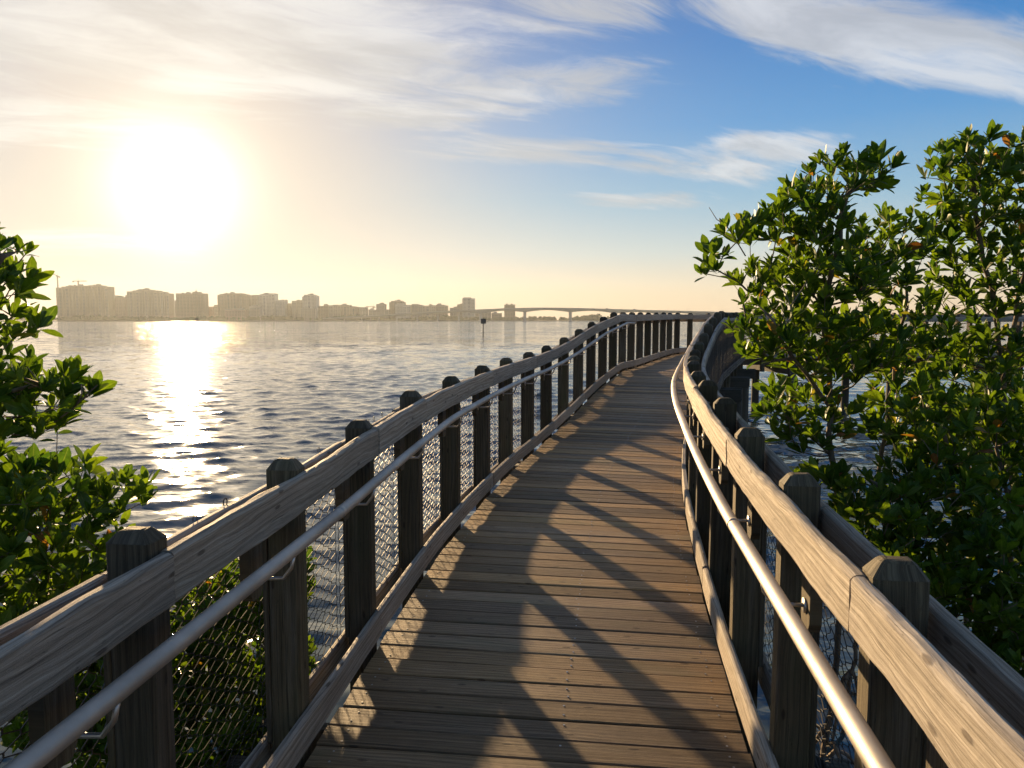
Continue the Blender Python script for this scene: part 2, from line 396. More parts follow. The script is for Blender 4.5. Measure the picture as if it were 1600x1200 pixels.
def chain(mb, s_a, s_b, off, z0, z1, r=.0016, near=True):
    L = (at(s_b, off) - at(s_a, off)).length; n = max(2, int(round(L / .05))); hp = .058
    m_ = int((z1 - z0) / (hp / 2)); ns = 3
    a0, b0 = at(s_a, off), at(s_b, off)
    d = (b0 - a0); dn = Vector((d.x, d.y, 0)).normalized(); nrm = Vector((-dn.y, dn.x, 0))
    for k in range(n + 1):
        pts = []
        for j in range(m_ + 1):
            zz = z0 + (z1 - z0) * j / m_
            side = 1 if (j + k) % 2 else -1
            t_ = (k + side * .485) / n; t_ = min(max(t_, 0), 1)
            # twisted length where neighbours hook
            p = a0 + d * t_ + UP * zz + nrm * (.0025 * (1 if j % 2 else -1))
            if near:
                p1 = p - UP * hp * .11; p2 = p + UP * hp * .11
                q = noise.noise(Vector((k * 3.1, j * 1.7, s_a))) * .002
                pts += [p1 + dn * q, p2 + dn * q]
            else: pts.append(p)
        tube(mb, pts, r, 3, caps=False)
def railing(sg, name, label, posts, pipe_to):
    root = thing(name, label, 'railing', at(0, sg * .99, -.2))
    def Q(o): o.parent = root; o.matrix_parent_inverse = Matrix.Translation(-root.location); return o
    def S(a, b, st=.25): return arc(a, b, st)
    ends = posts[0], posts[-1]
    for s_ in posts:
        mb = MB(); fw = Vector((-sidev(s_).y, sidev(s_).x, 0))
        tw = random.uniform(-.03, .03); sd = (sidev(s_) + fw * tw).normalized(); fw = Vector((-sd.y, sd.x, 0))
        post_mesh(mb, at(s_, sg * .982), sd, fw, PTOP + random.uniform(-.012, .008), -.46, random.random())
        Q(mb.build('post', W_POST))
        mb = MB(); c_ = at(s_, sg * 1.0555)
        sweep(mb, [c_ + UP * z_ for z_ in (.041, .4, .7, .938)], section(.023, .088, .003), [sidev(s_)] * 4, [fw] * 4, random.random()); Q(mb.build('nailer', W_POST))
    # inner top board, in lengths of about two bays with open joints
    def boards(name_, off, zc, w_, h_, per, mat, wob, lab=None, joints=None):
        i = 0
        while i < len(posts) - 1:
            j = min(i + random.choice((per, per, max(1, per - 1))), len(posts) - 1)
            a, b = posts[i], posts[j]
            if i > 0: a += .0045
            if j < len(posts) - 1: b -= .0045
            near = b < 7
            ss = S(a, b, .035 if near else .15)
            dz_ = random.uniform(-.008, .008); do = random.uniform(-.004, .003)
            if near and wob:
                sec = [(-w_ / 2 + .004, -h_ / 2), (w_ / 2 - .004, -h_ / 2), (w_ / 2, -h_ / 2 + .006), (w_ / 2, -h_ / 6), (w_ / 2, h_ / 6), (w_ / 2, h_ / 2 - .012), (w_ / 2 - .006, h_ / 2 - .004),
                       (w_ / 2 - .014, h_ / 2), (-w_ / 2 + .014, h_ / 2), (-w_ / 2 + .006, h_ / 2 - .004), (-w_ / 2, h_ / 2 - .012), (-w_ / 2, h_ / 6), (-w_ / 2, -h_ / 6), (-w_ / 2, -h_ / 2 + .006)]
            else: sec = section(w_, h_, .006)
            mb = MB(); sweep(mb, [at(q, sg * off + do, zc + dz_) for q in ss], sec, [sidev(q) for q in ss], None, random.random(), wob=wob if near else wob * .5)
            Q(mb.build(name_, mat)); i = j
    boards('inner_top_board', .898, 1.088, .044, .146, 2, W_RAIL, .007)
    boards('outer_top_board', 1.088, 1.012, .042, .140, 2, W_RAIL, .003)
    boards('bottom_board', 1.094, -.028, .038, .134, 2, W_RAIL, .002)
    boards('curb_board', .900, .110, .040, .132, 3, W_RAIL, .003)
    for a, b in zip(posts[:-1], posts[1:]):
        if a < -2.5: continue
        mb = MB(); near = a < 8
        chain(mb, a + .01, b - .01, sg * 1.1155, -.08, 1.03, .0021 if near else .0017, near)
        if b - a > .3 and random.random() < .5:                 # cut wire ends sticking up
            for k in range(3):
                p = at(a + random.uniform(.1, b - a - .1), sg * 1.108, 1.075); q = fwdv(a)
                tube(mb, [p + q * .014 * math.cos(t_) + UP * (.016 + .016 * math.sin(t_)) for t_ in np.linspace(-1.2, 3.6, 8)], .0017, 4)
        Q(mb.build('mesh_panel', M_WIRE))
    # handrail blocks and pipe brackets
    for a, b in zip(posts[:-1], posts[1:]):
        if a < -2.5 or b - a < .6: continue
        m_ = a + (b - a) * .60
        if m_ > pipe_to: continue
        mb = MB(); fw = Vector((-sidev(m_).y, sidev(m_).x, 0))
        c = at(m_, sg * .9425)
        prof = [(-.048, 1.10), (-.048, .82), (-.03, .79), (.03, .79), (.048, .82), (.048, 1.10)]
        vs = [c + UP * z_ + fw * x + sidev(m_) * e for e in (-.019, .019) for x, z_ in prof]
        uv0 = random.uniform(0, 20)
        fs = [(5, 4, 3, 2, 1, 0), (6, 7, 8, 9, 10, 11)] + [(i, (i + 1) % 6, (i + 1) % 6 + 6, i + 6) for i in range(6)]
        uvs = [[(uv0 + prof[i % 6][1], prof[i % 6][0]) for i in f] for f in fs]
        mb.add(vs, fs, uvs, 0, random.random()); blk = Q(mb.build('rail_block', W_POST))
        mb = MB(); f_ = at(m_, sg * .922)
        s_in = -sg
        pp = [at(m_, sg * .921, .865), at(m_, sg * .875, .865), at(m_, sg * .825, .868), at(m_, sg * .795, .905), at(m_, sg * .785, .952)]
        tube(mb, pp, .007, 8)
        tube(mb, [at(m_, sg * .924, .865), at(m_, sg * .917, .865)], .024, 12)
        br = mb.build('bracket', M_STEEL, smooth=True); Q(br)
    mb = MB(); ss = S(-3.9, pipe_to, .12); r = .0235
    tube(mb, [at(q, sg * .785, .972) for q in ss], r, 20)
    for q in ss[8::40]:
        tube(mb, [at(q, sg * .785, .972), at(q + .03, sg * .785, .972)], r + .0012, 20)
    Q(mb.build('handrail', M_PIPE, smooth=True))
    return root
railing(-1, 'timber_railing', 'timber railing with bluish shaded boards along the water side of the boardwalk', PS + TURN_L + TAIL, 14.6)
railing(1, 'timber_railing', 'timber railing with sunlit golden boards along the mangrove side of the boardwalk', PSR + [22.6 + .98 * i for i in range(11)], 13.3)

# ------------------------------------------------------------------ water
m_w, t, b, o = material('rippled_bay_water')
pos = t.new('ShaderNodeNewGeometry').outputs['Position']
def rot2(v, a):
    x, y, z = t.sep(v); return t.comb(t.m('ADD', t.m('MULTIPLY', x, math.cos(a)), t.m('MULTIPLY', y, math.sin(a))), t.m('ADD', t.m('MULTIPLY', x, -math.sin(a)), t.m('MULTIPLY', y, math.cos(a))), 0)
pw = rot2(pos, R(-12))
dist = t.v('LENGTH', pos)
slope = None
farw = t.smooth(dist, 25, 110, .15, 1)
for (sx, sy, sc, amp, det, far) in ((.6, .4, .08, .08, 1, 1), (.5, .55, .30, .40, 2, 1), (.45, 1.0, 1.5, .90, 2, 1), (.42, 1.15, 4.6, .58, 3, 0), (.5, 1.2, 13.0, .26, 1.5, 0)):
    n = t.noise(t.v('MULTIPLY', pw, (sx, sy, 1)), sc, det, .55, .25, color=True)
    q = t.v('SCALE', t.v('SUBTRACT', n, (.5, .5, .5)), None, t.m('MULTIPLY', farw, amp * 2) if far else amp * 2)
    slope = q if slope is None else t.v('ADD', slope, q)
patch = t.smooth(t.noise(pw, .035, 3, .5), .3, .7, .75, 1.2)
slope = t.v('SCALE', t.v('MULTIPLY', slope, (.55, 1.0, 0)), None, patch)
slope = t.v('SCALE', slope, None, t.m('MINIMUM', 1.6, t.m('ADD', .30, t.m('MULTIPLY', t.m('POWER', t.m('MULTIPLY', t.v('LENGTH', slope), 3.3), 3.0), .95))))
gn = t.new('ShaderNodeNewGeometry').outputs['Normal']
nrm = t.v('NORMALIZE', t.v('ADD', slope, gn))
b.inputs['Base Color'].default_value = (.055, .078, .074, 1); b.inputs['Roughness'].default_value = .07; b.inputs['IOR'].default_value = 1.40
t.l.new(nrm, b.inputs['Normal'])
# one polar sheet: real wavelets near the walkway, calmer grid spacing further out, down to the far shore
ang = np.concatenate([np.arange(-180, -64, 4.), np.arange(-64, 64.01, .2), np.arange(68, 180.1, 4.)]); ang = np.radians(ang)
rad = [.02, .6, 1.2, 1.8]
while rad[-1] < 300: rad.append(rad[-1] + max(.065, rad[-1] * .0052))
rad += list(np.geomspace(rad[-1] * 1.05, 2300, 40)); rad = np.array(rad)
RR, AA = np.meshgrid(rad, ang, indexing='ij'); WX, WY = RR * np.sin(AA), RR * np.cos(AA)
stepr = np.maximum(.065, RR * .0052); HH = np.zeros_like(RR); wr = np.random.default_rng(4)
for k in range(64):
    lam = 10 ** wr.uniform(math.log10(.26), math.log10(1.7)); th = R(-10) + wr.normal() * R(34); kk = 2 * math.pi / lam
    ap = .0041 * lam ** .80 * wr.uniform(.5, 1.2)
    HH += ap * np.clip((lam / stepr - 2.2) / 2.5, 0, 1) * np.sin(kk * (WX * math.sin(th) + WY * math.cos(th)) + wr.uniform(0, 6.28))
grp = .72 + .42 * np.sin(WX * .11 + 1.3 * np.sin(WY * .05)) * np.sin(WY * .083 + np.sin(WX * .06)); HH *= grp
sd_ = HH[(RR > 4) & (RR < 20)].std(); HH = HH + .22 * HH * HH / sd_ - .22 * sd_
HH *= np.clip((np.radians(62) - np.abs(AA)) / .06, 0, 1) * np.clip((280 - RR) / 80, 0, 1)
na, nr_ = len(ang), len(rad)
me = D.meshes.new('water'); vv_ = np.stack([WX, WY, HH], -1).reshape(-1, 3).astype(np.float32)
ii, jj = np.meshgrid(np.arange(nr_ - 1), np.arange(na - 1), indexing='ij'); a_ = (ii * na + jj).ravel()
qd = np.stack([a_, a_ + na, a_ + na + 1, a_ + 1], -1).astype(np.int32)
me.vertices.add(len(vv_)); me.vertices.foreach_set('co', vv_.ravel()); me.loops.add(qd.size); me.loops.foreach_set('vertex_index', qd.ravel())
me.polygons.add(len(qd)); me.polygons.foreach_set('loop_start', np.arange(0, qd.size, 4, dtype=np.int32)); me.polygons.foreach_set('use_smooth', [True] * len(qd))
me.update(calc_edges=True); me.validate(); me.materials.append(m_w)
wt = D.objects.new('water', me); COL.objects.link(wt)
print('water up', me.polygons[len(qd) // 2].normal[:], len(qd))
wt['kind'] = 'structure'; wt['label'] = 'rippled bay water glittering under the low sun'

# ------------------------------------------------------------------ mangroves
def leaf_mat(name, dark, light, trans):
    m_ = D.materials.new(name); m_.use_nodes = True; t = NT(m_.node_tree)
    pv = t.new('ShaderNodeAttribute', attribute_name='pv').outputs['Fac']
    uv = t.new('ShaderNodeUVMap').outputs[0]; u, v_, _ = t.sep(uv)
    col = t.ramp(pv, [(0, dark), (.55, tuple((a + b) / 2 for a, b in zip(dark, light))), (.90, light), (.955, (.22, .20, .03)), (.975, (.27, .13, .025)), (1, (.20, .07, .025))])
    rib = t.smooth(t.m('ABSOLUTE', t.m('SUBTRACT', v_, .5)), .0, .07, .35, 0)
    col = t.mix(rib, col, (.22, .27, .08))
    p = t.new('ShaderNodeTexCoord').outputs['Object']
    col = t.v('SCALE', col, None, t.smooth(t.noise(p, 60, 3, .6), .3, .7, .8, 1.2))
    b = t.new('ShaderNodeBsdfPrincipled'); t.put(b.inputs['Base Color'], col); b.inputs['Roughness'].default_value = .46; b.inputs['Specular IOR Level'].default_value = .32
    tr = t.new('ShaderNodeBsdfTranslucent'); t.put(tr.inputs[0], t.v('MULTIPLY', col, trans))
    mx = t.new('ShaderNodeMixShader'); mx.inputs[0].default_value = .42
    t.l.new(b.outputs[0], mx.inputs[1]); t.l.new(tr.outputs[0], mx.inputs[2])
    o = t.new('ShaderNodeOutputMaterial'); t.l.new(mx.outputs[0], o.inputs[0])
    return m_
M_LEAF = leaf_mat('mangrove_leaf', (.028, .072, .008), (.165, .235, .012), (1.9, 1.9, .8))
m_b, t, b, o = material('mangrove_bark')
p = t.new('ShaderNodeTexCoord').outputs['Object']
t.put(b.inputs['Base Color'], t.ramp(t.noise(t.v('MULTIPLY', p, (30, 30, 8)), 1, 5, .65), [(.3, (.07, .048, .032)), (.6, (.20, .15, .10)), (.75, (.32, .26, .19))]))
b.inputs['Roughness'].default_value = .8
M_BARK = m_b

# one leaf in its own frame: x along, y across, z up; an obovate blade with a bent midrib
LX = [0, .10, .30, .54, .76, .92, 1.0]; LW = [.014, .055, .165, .225, .185, .085, .0]
def leaf_template(curl, fold):
    vs, fs, uv = [], [], []
    for i, (x, w_) in enumerate(zip(LX, LW)):
        z = -curl * x * x
        for sgn in (-1, 0, 1): vs.append((x, sgn * w_, z + abs(sgn) * w_ * fold))
    for i in range(len(LX) - 1):
        for j in (0, 1):
            a = i * 3 + j; fs.append((a, a + 3, a + 4, a + 1))
            uv.append([(LX[i], j * .5), (LX[i + 1], j * .5), (LX[i + 1], j * .5 + .5), (LX[i], j * .5 + .5)])
    return np.array(vs), fs, uv
LT = [leaf_template(c, f) for c in (-.12, .06, .22) for f in (.2, .5)]

def grow(name, label, base, trunks, blobs, n_tips, seed, leaf=.085, r0=.034, density=1.0, group=None, bias=.33, twigs=()):
    """trunks: polylines from the water; blobs: (centre, radii, weight) where the twigs end"""
    rs = random.Random(seed); nr = np.random.default_rng(seed)
    root = thing(name, label, 'mangrove', base, group)
    nodes, par, is_tr = [], [], []
    for tl in trunks:
        prev = -1; a = None
        for q in tl:
            q = Vector(q)
            if a is None: nodes.append(q); par.append(-1); prev = len(nodes) - 1
            else:
                k = max(2, int((q - a).length / .12))
                for i in range(1, k + 1):
                    p_ = a.lerp(q, i / k) + Vector((rs.gauss(0, .008), rs.gauss(0, .008), 0)); nodes.append(p_); par.append(prev); prev = len(nodes) - 1
            a = q
    ntr = len(nodes)
    wts = np.array([b_[2] for b_ in blobs], float); wts /= wts.sum()
    tips = []
    tries = 0
    while len(tips) < n_tips and tries < n_tips * 30:
        tries += 1
        c, r, _ = blobs[int(nr.choice(len(blobs), p=wts))]
        d = Vector(nr.normal(size=3)).normalized() * (nr.random() ** bias)
        p_ = Vector((c[0] + d.x * r[0], c[1] + d.y * r[1], c[2] + d.z * r[2]))
        if p_.z < .12 or p_.length < 1.0: continue
        if any((p_ - q).length < leaf * .80 for q in tips[-400:]): continue
        # keep twigs out of the walkway
        i = int(np.argmin((XG - p_.x) ** 2 + (YG - p_.y) ** 2)); h = HG[i]
        off = (p_.x - XG[i]) * math.cos(h) - (p_.y - YG[i]) * math.sin(h)
        if abs(off) < 1.22 and ZG[i] - .7 < p_.z < ZG[i] + 1.35: continue
        tips.append(p_)
    arr = [np.array(q) for q in nodes]
    NA = np.zeros((ntr + n_tips * 14, 3)); NA[:ntr] = np.array(arr); cnt = ntr
    tb = np.array([tuple(q) for q in tips]); dist0 = np.min(np.linalg.norm(tb[:, None] - NA[None, :ntr], axis=2), axis=1)
    tipinfo = []
    for ti in np.argsort(dist0):
        tp = tb[ti]
        d = np.linalg.norm(NA[:cnt] - tp, axis=1) + np.maximum(0, NA[:cnt, 2] - tp[2] + .03) * 1.6
        j = int(np.argmin(d)); a = NA[j]; L = np.linalg.norm(tp - a)
        k = max(1, min(12, int(L / .09)))
        prev = j; sag = nr.normal(size=3) * .06 * L
        for i in range(1, k + 1):
            f = i / k
            q = a + (tp - a) * f + sag * math.sin(math.pi * f) - np.array([0, 0, .12 * L * math.sin(math.pi * f)])
            NA[cnt] = q; nodes.append(Vector(q)); par.append(prev); prev = cnt; cnt += 1
            if cnt >= len(NA) - 14: NA = np.vstack([NA, np.zeros((2000, 3))])
        dirn = Vector(tp - NA[par[cnt - 1]]); tipinfo.append((Vector(tp), dirn.normalized() if dirn.length > 1e-5 else UP))
    wgt = [0.] * cnt; kids = [[] for _ in range(cnt)]
    for i in range(cnt - 1, -1, -1):
        if not kids[i]: wgt[i] += 1
        if par[i] >= 0: wgt[par[i]] += wgt[i]; kids[par[i]].append(i)
    mx = max(wgt)
    rad = [max(.0022, min(r0, .0022 * (w_ ** .44))) for w_ in wgt]
    for i in range(ntr): rad[i] = max(rad[i], r0 * (1 - .5 * i / max(1, ntr)) * .55)
    tr, br = MB(), MB()
    done = set()
    for i in range(cnt):
        if par[i] >= 0 and (par[i] in done) and kids[par[i]][0] == i: continue
        if i in done: continue
        chain_ = [par[i]] if par[i] >= 0 else []
        c = i
        while True:
            chain_.append(c); done.add(c)
            if not kids[c]: break
            nx_ = max(kids[c], key=lambda q: wgt[q]); 
            if nx_ in done: break
            # the heaviest child carries the limb on
            kids[c].remove(nx_); kids[c].insert(0, nx_); c = nx_
        if len(chain_) < 2: continue
        pts = [nodes[q] for q in chain_]; rr = [rad[q] for q in chain_]
        if par[i] >= 0: rr[0] = min(rr[0], rr[1] * 1.25)
        trunkish = i < ntr
        tube(tr if trunkish else br, pts, rr, 7 if trunkish else (5 if rr[1] > .006 else 4), caps=False)
    for tw_ in twigs:
        tube(br, [Vector(q) for q in tw_], [.0042 - .0028 * i / len(tw_) for i in range(len(tw_))], 5)
    for tl in trunks:
        if tl[0][2] > 0: continue
        b0, b1 = Vector(tl[0]), Vector(tl[1])
        for k in range(5):                                       # prop roots arching down into the water
            a = k * 1.26 + rs.uniform(-.3, .3); f = rs.uniform(.12, .34); st = b0.lerp(b1, f); rr_ = rs.uniform(.2, .5)
            e = Vector((st.x + math.cos(a) * rr_, st.y + math.sin(a) * rr_, -.25))
            tube(tr, [st + (e - st) * q + UP * .22 * math.sin(math.pi * q ** .7) * rr_ * 2 for q in (0, .2, .4, .6, .8, 1)], [.016, .014, .012, .011, .010, .009], 6)
    inv = Matrix.Translation(-root.location)
    for mb_, nm, mt in ((tr, 'trunk', M_BARK), (br, 'branches', M_BARK)):
        o = mb_.build(nm, mt, root, smooth=True); o.matrix_parent_inverse = inv
    V, F, U, PV = [], [], [], []; base_i = 0
    fcnt = 0
    for tp, dr in tipinfo:
        ax = (dr * .7 + UP * .75 + Vector(nr.normal(size=3)) * .3).normalized()
        n = int(rs.choice([5, 6, 7, 8, 9, 10]) * density)
        hue = rs.random() * .5 + .12
        s_, u_ = frame(ax, Vector((.3, .9, .1)).normalized()); ph = rs.random() * 6.28
        Lr = leaf * rs.uniform(.62, 1.08)
        for k in range(n):
            a = ph + k * 2.39996
            el_ = R(84 - 62 * (k / n) ** .9 * rs.uniform(.6, 1.25)) if k > 0 else R(84)
            out = s_ * math.cos(a) + u_ * math.sin(a)
            xdir = (out * math.cos(el_) + ax * math.sin(el_) + Vector(nr.normal(size=3)) * .10).normalized()
            ydir = ax.cross(xdir); 
            if ydir.length < 1e-3: continue
            ydir.normalize(); zdir = xdir.cross(ydir)
            if zdir.dot(ax) < 0: zdir = -zdir; ydir = -ydir
            tw = rs.gauss(0, .35); ydir, zdir = ydir * math.cos(tw) + zdir * math.sin(tw), zdir * math.cos(tw) - ydir * math.sin(tw)
            L_ = Lr * rs.uniform(.75, 1.12) * (1 if k > 1 else .7)
            ba = tp - ax * (.25 * leaf * k / n) + xdir * leaf * .05
            tv, tf, tu = LT[rs.randrange(len(LT))]
            M = np.array([xdir, ydir * rs.uniform(.8, 1.05), zdir]) * L_
            V.append(tv @ M + np.array(ba))
            F += [tuple(base_i + q for q in f) for f in tf]
            for q in tu: U += q
            r_ = rs.random(); pv_ = hue + rs.gauss(0, .10)
            pv_ = min(.88, max(0, pv_))
            if k > n - 3 and r_ < .045: pv_ = rs.uniform(.94, 1)
            PV += [pv_] * len(tv); base_i += len(tv)
    me = D.meshes.new('crown'); V = np.vstack(V); me.from_pydata(V.tolist(), [], F)
    ul = me.uv_layers.new(name='UVMap'); ul.data.foreach_set('uv', np.array(U, dtype=np.float32).ravel())
    at_ = me.attributes.new('pv', 'FLOAT', 'POINT'); at_.data.foreach_set('value', np.array(PV, dtype=np.float32))
    me.materials.append(M_LEAF); me.polygons.foreach_set('use_smooth', [True] * len(me.polygons)); me.update()
    o = D.objects.new('crown', me); COL.objects.link(o); o.parent = root; o.matrix_parent_inverse = inv
    print(name, len(tipinfo), len(me.polygons))
    return root
def W(x, y, d):                                  # a point d metres ahead seen towards (x, y)
    f = 1150 * math.cos(PITCH) + (600 - y) * math.sin(PITCH); k = d / f
    return ((x - 800) * k, d, EYE + (-1150 * math.sin(PITCH) + (600 - y) * math.cos(PITCH)) * k)
def blob(x, y, rx, ry, d, rd=.45, w_=None):
    c = W(x, y, d); s_ = d / 1150
    return (c, (rx * s_, rd, ry * s_), w_ if w_ else rx * ry)
# right: a tall leaning mangrove by the rail, a second one behind it to the right, low bushes below
dA = 4.4
grow('mangrove_tree', 'tall mangrove beside the sunlit railing with a bare twig reaching out over the fence', (W(1310, 900, dA)[0], dA, 0),
     [[(W(1330, 0, dA)[0], dA, -.1), W(1320, 900, dA), W(1300, 680, dA), W(1290, 520, dA + .1), W(1300, 420, dA), W(1320, 300, dA)],
      [(W(1360, 0, dA + .5)[0], dA + .5, -.1), W(1370, 760, dA + .5), W(1395, 600, dA + .5), W(1420, 450, dA + .4)],
      [W(1300, 640, dA), W(1240, 560, dA - .1), W(1205, 500, dA - .2)]],
     [blob(1320, 280, 62, 42, dA, .35), blob(1255, 345, 62, 52, dA, .4), blob(1290, 430, 85, 55, dA, .5), blob(1175, 365, 45, 24, dA, .18, 900), blob(1112, 412, 20, 22, dA, .12, 700), blob(1140, 372, 26, 16, dA, .1, 420), blob(1160, 440, 30, 18, dA, .12, 350), blob(1170, 520, 30, 40, dA, .2, 600),
      blob(1190, 450, 45, 38, dA, .3, 1300), blob(1215, 520, 60, 48, dA, .4), blob(1300, 540, 90, 60, dA, .5), blob(1195, 625, 25, 30, dA, .2, 350), blob(1262, 650, 60, 60, dA + .1, .4, 1700),
      blob(1380, 400, 45, 70, dA + .3, .5, 2600), blob(1395, 520, 60, 60, dA + .4, .5, 2600), blob(1410, 640, 50, 80, dA + .5, .5, 2200)], 640, 3, leaf=.115, twigs=([W(1165, 400, dA), W(1148, 372, dA), W(1135, 352, dA), W(1120, 343, dA), W(1108, 324, dA)], [W(1240, 470, dA), W(1218, 450, dA), W(1200, 425, dA), W(1180, 410, dA)]))
dB = 4.9
grow('mangrove_tree', 'tallest mangrove at the photo edge, its branching stem showing between leaves', (W(1560, 900, dB)[0], dB, 0),
     [[(W(1580, 0, dB)[0], dB, -.1), W(1585, 800, dB), W(1570, 620, dB), W(1555, 480, dB), W(1530, 380, dB), W(1520, 280, dB)],
      [W(1570, 560, dB), W(1600, 430, dB + .1), W(1620, 300, dB)],
      [(W(1650, 0, dB + .3)[0], dB + .3, -.1), W(1660, 700, dB + .3), W(1680, 450, dB + .3), W(1700, 330, dB + .2)]],
     [blob(1530, 255, 75, 42, dB, .4, 3400), blob(1610, 270, 70, 50, dB, .5, 3200), blob(1490, 330, 50, 50, dB, .35, 2300), blob(1570, 350, 80, 50, dB, .5, 3600), blob(1475, 410, 34, 40, dB, .3, 1300), blob(1550, 450, 90, 60, dB, .5, 4200),
      blob(1660, 420, 60, 110, dB, .5, 4000), blob(1520, 560, 80, 60, dB, .5, 3600), blob(1620, 640, 80, 110, dB, .5, 5000), blob(1500, 700, 60, 80, dB + .1, .5, 2600)], 660, 5, leaf=.115)
dC = 3.9
grow('mangrove_bush', 'dark low mangrove thicket filling the space behind the sunlit railing', (W(1450, 900, dC)[0], dC, 0),
     [[(W(1400, 0, dC)[0], dC, -.1), W(1400, 1000, dC), W(1395, 880, dC), W(1380, 760, dC)],
      [(W(1500, 0, dC + .2)[0], dC + .2, -.1), W(1510, 1000, dC + .2), W(1500, 820, dC + .2), W(1470, 640, dC + .2)],
      [(W(1580, 0, dC - .2)[0], dC - .2, -.1), W(1590, 1000, dC - .2), W(1580, 820, dC), W(1560, 700, dC)]],
     [blob(1370, 800, 70, 55, dC, .45, 4200), blob(1400, 880, 90, 50, dC - .2, .4, 4200), blob(1470, 780, 80, 80, dC, .5, 5200), blob(1540, 900, 80, 90, dC - .4, .5, 5200), blob(1600, 780, 60, 110, dC, .5, 5200),
      blob(1440, 660, 70, 60, dC + .2, .5, 3000), blob(1560, 660, 70, 80, dC + .2, .5, 4200), blob(1290, 760, 40, 30, dC + .3, .3, 900), blob(1640, 950, 60, 90, dC - .5, .4, 3600), blob(1520, 1000, 80, 60, dC - .5, .4, 3600), blob(1640, 1080, 90, 60, dC - .7, .4, 3600)], 680, 8, leaf=.115)
# left: a bush at the frame edge and the one below the handrail
dE = 3.1
grow('mangrove_bush', 'sunlit mangrove bush on the water side reaching up above the shaded railing', (W(-60, 900, dE)[0], dE, 0),
     [[(W(-80, 0, dE)[0], dE, -.1), W(-90, 900, dE), W(-70, 650, dE), W(-40, 480, dE), W(0, 400, dE)],
      [(W(10, 0, dE + .3)[0], dE + .3, -.1), W(20, 960, dE + .3), W(60, 850, dE + .3), W(110, 780, dE + .3)],
      [W(-75, 700, dE), W(-10, 620, dE), W(60, 600, dE)]],
     [blob(-8, 385, 26, 26, dE, .2, 900), blob(-10, 445, 34, 36, dE, .3, 1700), blob(-62, 430, 50, 70, dE, .4, 2500), blob(-12, 510, 38, 26, dE, .3, 1200), blob(55, 615, 70, 45, dE, .3, 2300), blob(-40, 600, 70, 60, dE, .4, 2500), blob(20, 670, 70, 20, dE, .3, 900),
      blob(50, 775, 90, 48, dE, .4, 3600), blob(160, 780, 60, 38, dE + .2, .3, 1900), blob(40, 860, 130, 55, dE, .5, 5000), blob(60, 940, 120, 50, dE, .5, 3600), blob(-70, 800, 60, 110, dE - .1, .4, 3600)], 430, 12, leaf=.115, twigs=([W(85, 660, dE), W(112, 640, dE), W(130, 622, dE), W(152, 602, dE)], [W(118, 635, dE), W(128, 615, dE), W(127, 600, dE)]))
dF = 3.9
grow('mangrove_bush', 'shaded mangrove bush seen through the wire mesh below the aluminium handrail', (W(330, 1000, dF)[0], dF, 0),
     [[(W(330, 0, dF)[0], dF, -.1), W(335, 1100, dF), W(320, 960, dF), W(300, 880, dF)],
      [(W(400, 0, dF)[0], dF, -.1), W(410, 1100, dF), W(425, 980, dF), W(440, 900, dF)]],
     [blob(330, 960, 90, 70, dF, .4, 5200), blob(430, 930, 50, 60, dF, .35, 2700), blob(360, 1060, 90, 60, dF, .45, 4600), blob(250, 1060, 90, 80, dF - .2, .4, 4200), blob(180, 960, 70, 60, dF - .2, .4, 3000), blob(455, 1080, 25, 90, dF, .3, 1200), blob(150, 1080, 120, 90, dF - .6, .4, 5200), blob(60, 1000, 110, 70, dF - .6, .4, 4200), blob(240, 1170, 150, 60, dF - .6, .4, 4200), blob(400, 1180, 70, 60, dF - .3, .4, 2400)], 960, 21, leaf=.105)

# ------------------------------------------------------------------ the far shore, skyline and bridge
def G(x, d): return (x - 800) * d / (1150 * math.cos(PITCH) + 100 * math.sin(PITCH))
PXM = 1 / 1154.3
m_l = plain('shore_ground', (.10, .10, .07), .95)
DS_ = 1640
mb = MB(); xs_ = [-2700 + 90 * i for i in range(61)]; rr = random.Random(5)
vs = []; fr = []
for x in xs_:
    y0 = DS_ + 12 * math.sin(x * .004) + rr.uniform(-5, 5)
    vs += [(x, y0, -.5), (x, y0 + 6, 1.3), (x, y0 + 60, 2.2), (x, 2280, 3.0)]
fs = [(i * 4 + j, (i + 1) * 4 + j, (i + 1) * 4 + j + 1, i * 4 + j + 1) for i in range(60) for j in range(3)]
mb.add(vs, fs); sh = mb.build('far_shore', m_l); sh['kind'] = 'structure'; sh['label'] = 'low far shore across the bay'

